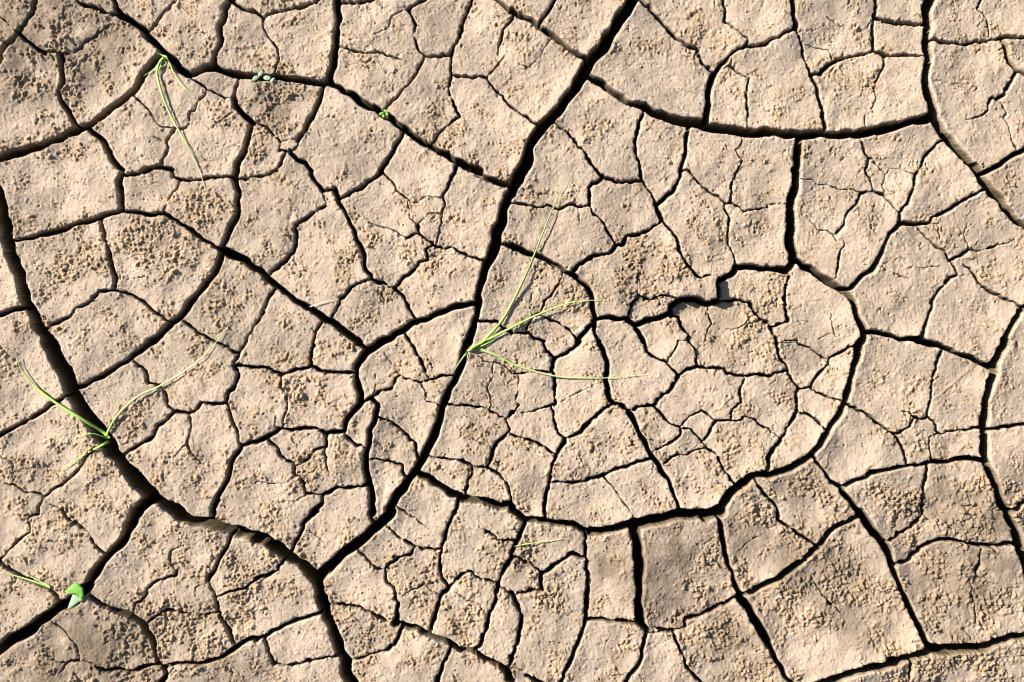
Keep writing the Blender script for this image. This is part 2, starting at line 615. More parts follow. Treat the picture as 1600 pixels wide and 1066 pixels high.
# ------------------------------------------------------------------ height field of the mud
STEP = 1.25
X0, Y0, X1, Y1 = -24.0, -24.0, 1624.0, 1090.0
nx = int((X1 - X0) / STEP) + 1
ny = int((Y1 - Y0) / STEP) + 1
gx = X0 + STEP * np.arange(nx)
gy = Y0 + STEP * np.arange(ny)


def gnoise(shape, sigma, seed):
    """Gaussian-filtered white noise, unit variance (sigma in cells)."""
    r = np.random.default_rng(seed).standard_normal(shape)
    fy = np.fft.fftfreq(shape[0])[:, None]
    fx = np.fft.rfftfreq(shape[1])[None, :]
    k = np.exp(-2 * (math.pi * sigma) ** 2 * (fx * fx + fy * fy))
    o = np.fft.irfft2(np.fft.rfft2(r) * k, s=shape)
    return ((o - o.mean()) / o.std()).astype(np.float32)


def N(sigma_mm, seed):
    return gnoise((ny, nx), sigma_mm / STEP, seed)


def smooth_noise_1d(n, sigma):
    pad = int(3 * sigma) + 2
    a = rng.standard_normal(n + 2 * pad)
    k = np.exp(-0.5 * (np.arange(-int(3 * sigma) - 1, int(3 * sigma) + 2) / sigma) ** 2)
    o = np.convolve(a, k / math.sqrt((k * k).sum()), 'same')
    return o[pad:pad + n]


def catmull(P):
    P = np.array(P, float)
    if len(P) < 3:
        ext = P
    out = []
    E = np.vstack([2 * P[0] - P[1], P, 2 * P[-1] - P[-2]])
    for i in range(1, len(E) - 2):
        p0, p1, p2, p3 = E[i - 1], E[i], E[i + 1], E[i + 2]
        n = max(2, int(np.hypot(*(p2 - p1)) / 0.7))
        t = (np.arange(n) / n)[:, None]
        c = 0.5 * (2 * p1 + (p2 - p0) * t + (2 * p0 - 5 * p1 + 4 * p2 - p3) * t * t + (3 * p1 - p0 - 3 * p2 + p3) * t ** 3)
        l = p1 + (p2 - p1) * t
        out.append(0.6 * c + 0.4 * l)
    out.append(P[-1:])
    return np.vstack(out)


lines = []
for (ox, oy), txt in SURVEY.items():
    for ln in txt.strip().splitlines():
        hd, *pts = ln.split()
        ts, te = '<' in hd, '>' in hd
        hd = hd.strip('<>')
        w0, w1 = (hd.split('-') * 2)[:2] if '-' in hd else (hd, hd)
        P = [(ox + float(a) / 3.9925, oy + float(b) / 3.9925) for a, b in (p.split(',') for p in pts)]
        lines.append([P, float(w0) / 4, float(w1) / 4, ts, te])

raw = [catmull(l[0]) for l in lines]
for i, l in enumerate(lines):                       # close the junctions, run border cracks on past the edge
    for end in (0, 1):
        if l[3 + end]:
            continue
        p = np.array(l[0][-1 if end else 0])
        q = np.array(l[0][-2 if end else 1])
        if p[0] < 4 or p[0] > 1596 or p[1] < 4 or p[1] > 1062:
            d = (p - q) / max(1e-6, np.hypot(*(p - q)))
            e = tuple(p + d * 60)
        else:
            best, e = 8.0, None
            for j, r in enumerate(raw):
                if j == i:
                    continue
                dd = np.maximum(0, np.hypot(r[:, 0] - p[0], r[:, 1] - p[1]) - 0.5 * max(lines[j][1], lines[j][2])) \
                    + 0.02 * np.hypot(r[:, 0] - p[0], r[:, 1] - p[1])
                k = int(dd.argmin())
                if dd[k] < best:
                    best, e = dd[k], tuple(r[k])
            if e is None or best < 0.002:
                continue
        if end:
            l[0].append(e)
        else:
            l[0].insert(0, e)

SD = np.full((ny, nx), 60.0, np.float32)            # distance to the nearest crack rim
ZC = np.zeros((ny, nx), np.float32)                 # crack profile
DP = np.zeros((ny, nx), np.float32)                 # local crack depth
SEP = np.zeros((ny, nx), bool)                       # every crack's middle line, hairlines too
CU = np.full((ny, nx), 90.0, np.float32)            # distance to the nearest WIDE crack
jag_n = 0.45 * N(1.3, 6) + 0.8 * N(2.8, 7)
rough_n = 0.75 * N(1.3, 4) + 0.6 * N(3.0, 5)
rim_n = 0.15 * N(1.6, 1) + 0.4 * N(4.0, 2) + 0.8 * N(9.0, 3)
LOWS = 4
for P, w0, w1, ts, te in lines:
    c = catmull(P)
    n = len(c)
    t = np.gradient(c, axis=0)
    t /= np.maximum(1e-6, np.hypot(t[:, 0], t[:, 1]))[:, None]
    nrm = np.stack([-t[:, 1], t[:, 0]], 1)
    wm = 0.5 * (w0 + w1)
    amp = 0.6 if wm < 6 else 1.1
    sg = 3.5 if wm < 6 else 8.5
    off = amp * smooth_noise_1d(n, sg) + 0.6 * amp * smooth_noise_1d(n, 2.6 * sg)
    u = np.linspace(0, 1, n)
    pin = np.clip(np.minimum(np.arange(n), np.arange(n)[::-1]) / 8.0, 0, 1)
    c = c + nrm * (off * pin)[:, None]
    w = (w0 + (w1 - w0) * u) * (1 + 0.12 * smooth_noise_1d(n, 4 * sg) + 0.08 * smooth_noise_1d(n, 1.2 * sg))
    if ts:
        w *= np.clip(0.35 + u * n / 60.0, 0, 1)
    if te:
        w *= np.clip(0.35 + (1 - u) * n / 60.0, 0, 1)
    hw = np.maximum(0.5 * w + np.interp(w, (2.0, 4.0, 7.0, 10.0, 24.0), (0.12, 0.4, 0.4, 0.0, -0.9)), 0.8)
    dep = np.clip(5.0 * 2 * hw, 9.0, 80.0)
    if wm < 1.8:
        dep *= np.clip(0.75 + 0.5 * smooth_noise_1d(n, 12.0), 0.6, 1.2)
    for fx_, fy_, fr, fs in FILL:
        dep *= 1 - fs * np.exp(-((c[:, 0] - fx_) ** 2 + (c[:, 1] - fy_) ** 2) / (fr * fr))
    ci = ((c[:, 0] - X0) / STEP).astype(int); cj = ((c[:, 1] - Y0) / STEP).astype(int)
    for di in (0, 1):
        for dj in (0, 1):
            m = (ci + di >= 0) & (ci + di < nx) & (cj + dj >= 0) & (cj + dj < ny)
            SEP[cj[m] + dj, ci[m] + di] = True
    for k in range(n):
        px, py = c[k]
        r = hw[k] + 7.0
        a0 = max(0, int((px - r - X0) / STEP)); a1 = min(nx, int((px + r - X0) / STEP) + 2)
        b0 = max(0, int((py - r - Y0) / STEP)); b1 = min(ny, int((py + r - Y0) / STEP) + 2)
        if a1 <= a0 or b1 <= b0:
            continue
        d = np.hypot(gx[None, a0:a1] - px, gy[b0:b1, None] - py) + (rim_n if hw[k] > 3 else jag_n)[b0:b1, a0:a1] * (0.15 if hw[k] < 1.1 else 0.3 + 0.12 * hw[k] if hw[k] < 3 else 0.45)
        s = d - hw[k]
        ww = min(3.4, max(0.9, 0.42 * hw[k]))
        if hw[k] > 1.9:                              # crumbling ledge of dry crust over a steeper, smoother wall
            sr = s + 0.8 * rough_n[b0:b1, a0:a1]
            z = np.minimum(-4.5 * np.clip(-sr / 1.3, 0, 1), -dep[k] * np.clip(-(s + 0.25) / ww, 0, 1))
        else:
            z = -dep[k] * np.clip(-s / ww, 0, 1)
        if hw[k] > 1.2:
            rr = min(1.5, 0.26 * hw[k])
            z = z - rr * np.clip(1 - s / 4.0, 0, 1) ** 2
        blk = ZC[b0:b1, a0:a1]
        m = z < blk
        blk[m] = z[m]
        DP[b0:b1, a0:a1] = np.maximum(DP[b0:b1, a0:a1], np.where(s < 0, dep[k], 0))
        np.minimum(SD[b0:b1, a0:a1], s, out=SD[b0:b1, a0:a1])
        if wm > 5.5 and k % 6 == 0:
            r = 70.0
            a0 = max(0, int((px - r - X0) / STEP)); a1 = min(nx, int((px + r - X0) / STEP) + 2)
            b0 = max(0, int((py - r - Y0) / STEP)); b1 = min(ny, int((py + r - Y0) / STEP) + 2)
            ds = np.hypot(gx[None, a0:a1] - px, gy[b0:b1, None] - py) - hw[k]
            np.minimum(CU[b0:b1, a0:a1], ds + (1.5 if wm > 9 else 14.0), out=CU[b0:b1, a0:a1])

# ---- plates: connected ground between the cracks (run-based union-find)
solid = (SD > -0.05) & ~SEP
parent = []


def find(a):
    while parent[a] != a:
        parent[a] = parent[parent[a]]
        a = parent[a]
    return a


lab = np.full((ny, nx), -1, np.int32)
prev = []
for y in range(ny):
    row = solid[y]
    dgs = np.flatnonzero(np.diff(np.concatenate([[0], row.view(np.int8), [0]])))
    cur = []
    for s0, e0 in zip(dgs[::2], dgs[1::2]):
        l = -1
        for (ps, pe, pl) in prev:
            if ps < e0 and pe > s0:
                f = find(pl)
                if l < 0:
                    l = f
                elif f != l:
                    parent[f] = l
        if l < 0:
            l = len(parent)
            parent.append(l)
        cur.append((s0, e0, l))
        lab[y, s0:e0] = l
    prev = cur
roots = np.array([find(a) for a in range(len(parent))] + [-1], np.int32)
lab = roots[lab]
ids, cnt = np.unique(lab[lab >= 0], return_counts=True)
keep = ids[cnt * STEP * STEP > 170]
lut = np.full(len(parent) + 1, -1, np.int32)
lut[keep] = np.arange(len(keep))
lab = lut[lab]
for _ in range(60):                                  # crack cells go to the nearest plate
    m = lab < 0
    if not m.any():
        break
    src = lab.copy()
    for ax, sh in ((0, 1), (0, -1), (1, 1), (1, -1)):
        r = np.roll(src, sh, ax)
        if ax == 0:
            r[0 if sh == 1 else -1] = -1
        else:
            r[:, 0 if sh == 1 else -1] = -1
        t = (lab < 0) & (r >= 0)
        lab[t] = r[t]
nlab = len(keep)

# ---- crumbliness, colour and relief
XX, YY = np.meshgrid(gx, gy)
dens = np.full((ny, nx), 0.22, np.float32)
for x, y, r, s in CRUMBLY:
    dens += s * np.exp(-((XX - x) ** 2 + (YY - y) ** 2) / (r * r)).astype(np.float32)
for x, y, r, s in SMOOTH:
    dens -= s * np.exp(-((XX - x) ** 2 + (YY - y) ** 2) / (r * r)).astype(np.float32)
dens = np.clip(dens, 0.03, 1.5)
patch = 0.8 * N(8.0, 21) + 0.5 * N(20.0, 22) + 0.5 * N(3.5, 23)
crumb = np.clip((patch + 0.15 + 1.0 * dens) / 2.9, 0, 1)
crumb = crumb * crumb * (3 - 2 * crumb)
hgt = 2.4 * N(50.0, 31) + 1.25 * N(15.0, 32) + 0.42 * N(6.0, 33) + 0.15 * N(2.6, 34) + 0.10 * N(1.2, 35)
clod = np.maximum(0, N(1.6, 41) + 0.2) * 1.15 + np.maximum(0, N(3.8, 42)) * 0.85 * (1 + 0.4 * N(1.4, 47)) + 0.6 * N(1.15, 43)
hgt = hgt + crumb * clod * (0.75 + 0.5 * np.clip(dens, 0, 1.3))
grit = np.maximum(0, N(1.1, 44) - 0.7) * 0.95
hgt = hgt + grit * (0.55 + 0.6 * crumb)
pits = np.maximum(0, N(1.2, 45) - 1.2) * 1.9 * (0.45 + crumb)
hgt = hgt - pits
hgt = hgt + np.exp(-np.clip(SD, 0, 40) / 3.5) * 0.45 * (N(1.8, 61) + 0.7 * N(1.1, 62))
curl_a = 2.5 + 1.2 * N(80.0, 46)
hgt = hgt + np.clip(curl_a, 1.0, 6.0) * np.exp(-np.clip(CU, 0, 90) / 15.0)
hgt = hgt + (2.5 + 4.5 * np.exp(-(((XX - 1350) / 330) ** 2 + ((YY - 930) / 200) ** 2))) * np.exp(-np.clip(CU, 0, 90) / 38.0)
for x, y, r, s in LOW:
    hgt -= s * np.exp(-(((XX - x) ** 2 + (YY - y) ** 2) / (r * r)) ** 2)
tilt = rng.normal(0, 0.012, (nlab, 2))
lift = rng.normal(0, 0.7, nlab)
cx = np.bincount(lab.ravel(), XX.ravel(), nlab) / np.maximum(1, np.bincount(lab.ravel(), minlength=nlab))
cy = np.bincount(lab.ravel(), YY.ravel(), nlab) / np.maximum(1, np.bincount(lab.ravel(), minlength=nlab))


def plate_at(x, y):
    return int(lab[int((y - Y0) / STEP), int((x - X0) / STEP)])


damp_shade = np.zeros((ny, nx), np.float32)
for x, y, r, s in DAMP_SHADE:
    damp_shade = np.maximum(damp_shade, s * np.exp(-(((XX - x) ** 2 + (YY - y) ** 2) / (r * r)) ** 1.5))
damp_shade = np.where(lab == plate_at(1060, 900), np.maximum(damp_shade, 0.55 * np.clip((1118 - XX) / 60, 0, 1)), damp_shade)  # grey plate: shade of its hollow put into the colour, darker leftward
damp_shade = np.clip(damp_shade * (1 + 0.35 * N(12.0, 52) + 0.2 * N(4.0, 53)) + 0.06 * N(30.0, 54), 0, 0.9)
for x, y, tx, ty, up in [(1060, 900, -.09, -.03, 3.0), (940, 940, .05, -.02, -1.0), (1036, 519, .03, .10, -4.5),
                         (1085, 505, .02, .11, -7.0), (1175, 455, .09, -.02, -3.5), (1000, 420, .02, .04, 3.0)]:
    k = plate_at(x, y)
    tilt[k] = (tx, ty)
    lift[k] = up
hgt += (tilt[lab, 0] * (XX - cx[lab]) + tilt[lab, 1] * (YY - cy[lab]) + lift[lab]).astype(np.float32)
Z = (hgt + ZC).astype(np.float32)


# ------------------------------------------------------------------ materials
def new_mat(name):
    m = bpy.data.materials.new(name)
    m.use_nodes = True
    nt = m.node_tree
    b = nt.nodes['Principled BSDF']
    return m, nt, b


def node(nt, t, **kw):
    n = nt.nodes.new(t)
    for k, v in kw.items():
        setattr(n, k, v)
    return n


def mud_material(name, smooth_c, crumb_c, bump=0.55, clay_shade_c=(0.095, 0.074, 0.038)):
    m, nt, b = new_mat(name)
    L = nt.links.new
    geo = node(nt, 'ShaderNodeNewGeometry')
    at = node(nt, 'ShaderNodeAttribute', attribute_name='crumb')
    n1 = node(nt, 'ShaderNodeTexNoise'); n1.inputs['Scale'].default_value = 14; n1.inputs['Detail'].default_value = 5
    n2 = node(nt, 'ShaderNodeTexNoise'); n2.inputs['Scale'].default_value = 260; n2.inputs['Detail'].default_value = 4
    n3 = node(nt, 'ShaderNodeTexNoise'); n3.inputs['Scale'].default_value = 900; n3.inputs['Detail'].default_value = 3
    for n in (n1, n2, n3):
        L(geo.outputs['Position'], n.inputs['Vector'])
    ad = node(nt, 'ShaderNodeMath', operation='MULTIPLY_ADD')
    L(n2.outputs['Fac'], ad.inputs[0]); ad.inputs[1].default_value = 1.0
    sb = node(nt, 'ShaderNodeMath', operation='SUBTRACT'); L(at.outputs['Fac'], sb.inputs[0]); sb.inputs[1].default_value = 0.45
    L(sb.outputs[0], ad.inputs[2])
    mx = node(nt, 'ShaderNodeMix', data_type='RGBA')
    cl = node(nt, 'ShaderNodeClamp'); L(ad.outputs[0], cl.inputs[0])
    L(cl.outputs[0], mx.inputs[0])
    mx.inputs[6].default_value = (*smooth_c, 1); mx.inputs[7].default_value = (*crumb_c, 1)
    ac = node(nt, 'ShaderNodeAttribute', attribute_name='clay_shade')
    ap = node(nt, 'ShaderNodeAttribute', attribute_name='damp_shade')
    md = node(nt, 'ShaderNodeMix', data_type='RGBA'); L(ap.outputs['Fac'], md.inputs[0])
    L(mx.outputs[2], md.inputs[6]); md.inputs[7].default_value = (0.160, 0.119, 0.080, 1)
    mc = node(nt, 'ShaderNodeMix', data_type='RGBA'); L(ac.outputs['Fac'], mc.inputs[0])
    L(md.outputs[2], mc.inputs[6]); mc.inputs[7].default_value = (*clay_shade_c, 1)  # wall mud colour, deepened to hold the shade inside the cracks
    r1 = node(nt, 'ShaderNodeMapRange'); L(n1.outputs['Fac'], r1.inputs[0])
    r1.inputs[1].default_value = .3; r1.inputs[2].default_value = .7; r1.inputs[3].default_value = .86; r1.inputs[4].default_value = 1.12
    r3 = node(nt, 'ShaderNodeMapRange'); L(n3.outputs['Fac'], r3.inputs[0])
    r3.inputs[1].default_value = .25; r3.inputs[2].default_value = .75; r3.inputs[3].default_value = .8; r3.inputs[4].default_value = 1.2
    mm = node(nt, 'ShaderNodeMath', operation='MULTIPLY'); L(r1.outputs[0], mm.inputs[0]); L(r3.outputs[0], mm.inputs[1])
    vm = node(nt, 'ShaderNodeVectorMath', operation='SCALE'); L(mc.outputs[2], vm.inputs[0]); L(mm.outputs[0], vm.inputs['Scale'])
    L(vm.outputs[0], b.inputs['Base Color'])
    b.inputs['Roughness'].default_value = 0.95
    b.inputs['Specular IOR Level'].default_value = 0.15
    bp = node(nt, 'ShaderNodeBump'); bp.inputs['Strength'].default_value = bump
    bd = node(nt, 'ShaderNodeMath', operation='MULTIPLY_ADD'); L(ac.outputs['Fac'], bd.inputs[0]); bd.inputs[1].default_value = 0.008; bd.inputs[2].default_value = 0.0012
    L(bd.outputs[0], bp.inputs['Distance'])
    ah = node(nt, 'ShaderNodeMath', operation='ADD'); L(n2.outputs['Fac'], ah.inputs[0]); L(n3.outputs['Fac'], ah.inputs[1])
    L(ah.outputs[0], bp.inputs['Height']); L(bp.outputs[0], b.inputs['Normal'])
    return m


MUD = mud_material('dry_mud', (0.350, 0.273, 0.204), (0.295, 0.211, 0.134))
BED = mud_material('shaded_subsoil', (0.10, 0.075, 0.05), (0.10, 0.07, 0.045))  # crack floor mud, its colour darkened for the deep shade there


def plant_material(name, col, col2, trans=0.35, rough=0.6):
    m, nt, b = new_mat(name)
    L = nt.links.new
    at = node(nt, 'ShaderNodeAttribute', attribute_name='tone')
    n = node(nt, 'ShaderNodeTexNoise'); n.inputs['Scale'].default_value = 90
    mx = node(nt, 'ShaderNodeMix', data_type='RGBA')
    L(at.outputs['Fac'], mx.inputs[0])
    mx.inputs[6].default_value = (*col, 1); mx.inputs[7].default_value = (*col2, 1)
    r = node(nt, 'ShaderNodeMapRange'); L(n.outputs['Fac'], r.inputs[0]); r.inputs[3].default_value = .75; r.inputs[4].default_value = 1.25
    vm = node(nt, 'ShaderNodeVectorMath', operation='SCALE'); L(mx.outputs[2], vm.inputs[0]); L(r.outputs[0], vm.inputs['Scale'])
    L(vm.outputs[0], b.inputs['Base Color'])
    b.inputs['Roughness'].default_value = rough
    tr = node(nt, 'ShaderNodeBsdfTranslucent'); L(vm.outputs[0], tr.inputs[0])
    ms = node(nt, 'ShaderNodeMixShader'); ms.inputs[0].default_value = trans
    L(b.outputs[0], ms.inputs[1]); L(tr.outputs[0], ms.inputs[2])
    L(ms.outputs[0], nt.nodes['Material Output'].inputs[0])
    return m


GRASS = plant_material('grass_blade', (0.34, 0.58, 0.07), (0.60, 0.68, 0.34))
LEAF = plant_material('seedling_leaf', (0.14, 0.36, 0.045), (0.26, 0.48, 0.05), .3, .75)
PALE = plant_material('pale_leaf_underside', (0.30, 0.44, 0.27), (0.36, 0.47, 0.33), 0.2, .7)
STRAW = plant_material('dry_straw', (0.62, 0.56, 0.40), (0.50, 0.44, 0.30), 0.15)


# ------------------------------------------------------------------ mesh helpers
def to_world(x, y, z=0.0):
    return ((x - 800.0) / 1000.0, (533.0 - y) / 1000.0, z / 1000.0)


def mesh_np(name, verts, quads, attr=None, attr_name='crumb', smooth=True, nside=4):
    me = bpy.data.meshes.new(name)
    nv, nf = len(verts), len(quads)
    me.vertices.add(nv)
    me.vertices.foreach_set('co', np.ascontiguousarray(verts, np.float32).ravel())
    me.loops.add(nf * nside)
    me.loops.foreach_set('vertex_index', np.ascontiguousarray(quads, np.int32).ravel())
    me.polygons.add(nf)
    me.polygons.foreach_set('loop_start', np.arange(0, nf * nside, nside, dtype=np.int32))
    if smooth:
        me.polygons.foreach_set('use_smooth', np.ones(nf, bool))
    if attr is not None:
        a = me.attributes.new(attr_name, 'FLOAT', 'POINT')
        a.data.foreach_set('value', np.ascontiguousarray(attr, np.float32))
    me.update(calc_edges=True)
    return me


def add(name, me, mat, parent=None):
    o = bpy.data.objects.new(name, me)
    if me is not None and mat is not None:
        me.materials.append(mat)
    C.objects.link(o)
    o.parent = parent
    return o


def tag(o, label, cat, group=None):
    o['label'] = label
    o['category'] = cat
    if group:
        o['group'] = group
    return o


# ------------------------------------------------------------------ the ground and its plates
WX = ((XX - 800.0) / 1000.0).astype(np.float32)
WY = ((533.0 - YY) / 1000.0).astype(np.float32)
V = np.stack([WX.ravel(), WY.ravel(), (Z / 1000.0).ravel()], 1)
CR = crumb.ravel()
DA = damp_shade.astype(np.float32).ravel()
CL = np.clip((-ZC - 3.0) / 8.0, 0, 1).astype(np.float32).ravel()    # browner mud under the crust, with crack shade painted in by depth
ii = (np.arange(ny - 1)[:, None] * nx + np.arange(nx - 1)[None, :])
quads = np.stack([ii, ii + nx, ii + nx + 1, ii + 1], -1).reshape(-1, 4)
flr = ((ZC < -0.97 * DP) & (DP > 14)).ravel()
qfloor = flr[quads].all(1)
qlab = lab.ravel()[quads].max(1)

# crack floors + the same cracked mud carried on beyond the surveyed square + the far flat
gv, gq, gc = [], [], []
base = 0


def push(v, q, c):
    global base
    gv.append(v); gq.append(q + base); gc.append(c)
    base += len(v)


def compact(sel):
    used, inv = np.unique(sel, return_inverse=True)
    return used, inv.reshape(-1, 4)


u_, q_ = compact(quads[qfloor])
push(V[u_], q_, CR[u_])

RS, RN = 3, 84                                       # every third survey point, 84 rows of them (about 0.3 m)


def fold_index(i, n):
    i = np.abs(i)
    return np.where(i > n - 1, 2 * (n - 1) - i, i)


OX0, OX1 = X0 - RN * RS * STEP, X0 + STEP * (nx - 1) + RN * RS * STEP
OY0, OY1 = Y0 - RN * RS * STEP, Y0 + STEP * (ny - 1) + RN * RS * STEP
ex = lambda n: np.unique(np.append(np.arange(0, n, RS), n - 1))
lo = np.arange(-RN * RS, 1, RS)
hi = lambda n: np.arange(n - 1, n + RN * RS, RS)
for ix, iy in ((np.concatenate([lo[:-1], ex(nx), hi(nx)[1:]]), lo), (np.concatenate([lo[:-1], ex(nx), hi(nx)[1:]]), hi(ny)),
               (lo, ex(ny)), (hi(nx), ex(ny))):
    IX, IY = np.meshgrid(ix, iy)
    src = fold_index(IY, ny) * nx + fold_index(IX, nx)
    AX, AY = X0 + STEP * IX, Y0 + STEP * IY
    vv = np.stack([(AX - 800) / 1000, (533 - AY) / 1000, V[:, 2][src]], -1).reshape(-1, 3)
    my_, mx_ = IX.shape
    jj = (np.arange(my_ - 1)[:, None] * mx_ + np.arange(mx_ - 1)[None, :])
    push(vv, np.stack([jj, jj + mx_, jj + mx_ + 1, jj + 1], -1).reshape(-1, 4), CR[src.ravel()])
a, b_, c_, d_ = (OX0 - 800) / 1000, (533 - OY1) / 1000, (OX1 - 800) / 1000, (533 - OY0) / 1000
F = 40.0
fv = np.array([(-F, -F, 0), (F, -F, 0), (F, F, 0), (-F, F, 0), (a, b_, 0), (c_, b_, 0), (c_, d_, 0), (a, d_, 0)])
push(fv, np.array([(0, 1, 5, 4), (1, 2, 6, 5), (2, 3, 7, 6), (3, 0, 4, 7)]), np.full(8, .3))
gme = mesh_np('ground', np.vstack(gv), np.vstack(gq), np.concatenate(gc))
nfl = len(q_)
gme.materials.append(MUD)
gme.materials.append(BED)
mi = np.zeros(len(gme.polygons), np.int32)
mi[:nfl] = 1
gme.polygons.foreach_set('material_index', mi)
ground = bpy.data.objects.new('ground', gme)
C.objects.link(ground)
ground['kind'] = 'structure'
ground['label'] = 'dried cracked beige mud ground, split into many plates by dark cracks'

qsel = ~qfloor
qs, ql = quads[qsel], qlab[qsel]
order = np.argsort(ql, kind='stable')
qs, ql = qs[order], ql[order]
starts = np.searchsorted(ql, np.arange(nlab + 1))
for k in range(nlab):
    sub = qs[starts[k]:starts[k + 1]]
    if len(sub) == 0:
        continue
    used, inv = compact(sub)
    me = mesh_np('mud_plate', V[used], inv, CR[used])
    da = me.attributes.new('damp_shade', 'FLOAT', 'POINT')
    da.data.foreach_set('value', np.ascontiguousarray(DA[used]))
    ca = me.attributes.new('clay_shade', 'FLOAT', 'POINT')
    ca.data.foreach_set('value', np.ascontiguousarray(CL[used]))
    po = add('mud_plate', me, MUD, ground)
    if k == plate_at(1060, 900):
        po['label'] = 'darker grey mud plate with shade in its colour, beside the short straight vertical crack'
print('plates', nlab, 'quads', len(qs))


# ---- loose crumbs lying on the plates (uncountable)
def height_at(x, y):
    i = np.clip(((x - X0) / STEP).round().astype(int), 0, nx - 1)
    j = np.clip(((y - Y0) / STEP).round().astype(int), 0, ny - 1)
    return Z[j, i], SD[j, i], crumb[j, i]


phi = (1 + 5 ** .5) / 2
ico = np.array([(-1, phi, 0), (1, phi, 0), (-1, -phi, 0), (1, -phi, 0), (0, -1, phi), (0, 1, phi), (0, -1, -phi), (0, 1, -phi),
                (phi, 0, -1), (phi, 0, 1), (-phi, 0, -1), (-phi, 0, 1)], float)
ico /= np.linalg.norm(ico[0])
icf = np.array([(0, 11, 5), (0, 5, 1), (0, 1, 7), (0, 7, 10), (0, 10, 11), (1, 5, 9), (5, 11, 4), (11, 10, 2), (10, 7, 6), (7, 1, 8),
                (3, 9, 4), (3, 4, 2), (3, 2, 6), (3, 6, 8), (3, 8, 9), (4, 9, 5), (2, 4, 11), (6, 2, 10), (8, 6, 7), (9, 8, 1)])
octv = np.array([(1, 0, 0), (-1, 0, 0), (0, 1, 0), (0, -1, 0), (0, 0, 1), (0, 0, -1)], float)
octf = np.array([(0, 2, 4), (2, 1, 4), (1, 3, 4), (3, 0, 4), (2, 0, 5), (1, 2, 5), (3, 1, 5), (0, 3, 5)])


def scatter(M, p0, p1, r0, r1, base_v, base_f, smin=1.0, smax=99.0):
    px = rng.uniform(-10, 1610, M); py = rng.uniform(-10, 1076, M)
    hz, hs, hc = height_at(px, py)
    ok = (hs > smin) & (hs < smax) & (rng.random(M) < p0 + p1 * hc ** 1.5)
    px, py, hz = px[ok], py[ok], hz[ok]
    n, nb = len(px), len(base_v)
    rad = r0 + (r1 - r0) * rng.random(n) ** 2.5
    an = rng.uniform(0, 6.283, n)
    vv = base_v[None] * rng.uniform(0.6, 1.35, (n, nb, 1)) * rad[:, None, None]
    ca, sa = np.cos(an)[:, None], np.sin(an)[:, None]
    wv = np.empty((n, nb, 3))
    wv[..., 0] = (px[:, None] + vv[..., 0] * ca - vv[..., 1] * sa - 800) / 1000
    wv[..., 1] = (533 - py[:, None] + vv[..., 0] * sa + vv[..., 1] * ca) / 1000
    wv[..., 2] = (hz[:, None] + 0.2 * rad[:, None] + 0.75 * vv[..., 2]) / 1000
    tri = (base_f[None] + nb * np.arange(n)[:, None, None]).reshape(-1, 3)
    gi = np.clip(((py - Y0) / STEP).round().astype(int), 0, ny - 1) * nx + np.clip(((px - X0) / STEP).round().astype(int), 0, nx - 1)
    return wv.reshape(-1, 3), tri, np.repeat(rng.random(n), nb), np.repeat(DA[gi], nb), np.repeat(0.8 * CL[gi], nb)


sets = [scatter(220000, 0.18, 0.28, 0.45, 1.35, octv, octf), scatter(60000, 0.008, 0.16, 0.9, 2.3, ico, icf),
        scatter(300000, 0.5, 0.0, 0.5, 1.3, octv, octf, -2.2, 0.6)]
offs = np.cumsum([0] + [len(q[0]) for q in sets])
cme = mesh_np('mud_crumbs', np.vstack([q[0] for q in sets]), np.vstack([q[1] + o for q, o in zip(sets, offs)]),
              np.concatenate([q[2] for q in sets]), nside=3, smooth=False)
for nm, k in (('damp_shade', 3), ('clay_shade', 4)):
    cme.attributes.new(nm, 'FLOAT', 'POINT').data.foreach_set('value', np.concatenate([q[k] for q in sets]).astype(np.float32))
print('crumb triangles', len(cme.polygons), [len(q[1]) for q in sets])
cr = add('mud_crumbs', cme, MUD, ground)
cr['kind'] = 'stuff'


# ------------------------------------------------------------------ plants
def at(x, y, z):
    """Point z mm above the mud that is seen over the mud point (x, y)."""
    k = (H_CAM - z / 1000.0) / H_CAM
    return np.array(((x - 800.0) / 1000.0 * k, (533.0 - y) / 1000.0 * k, z / 1000.0))


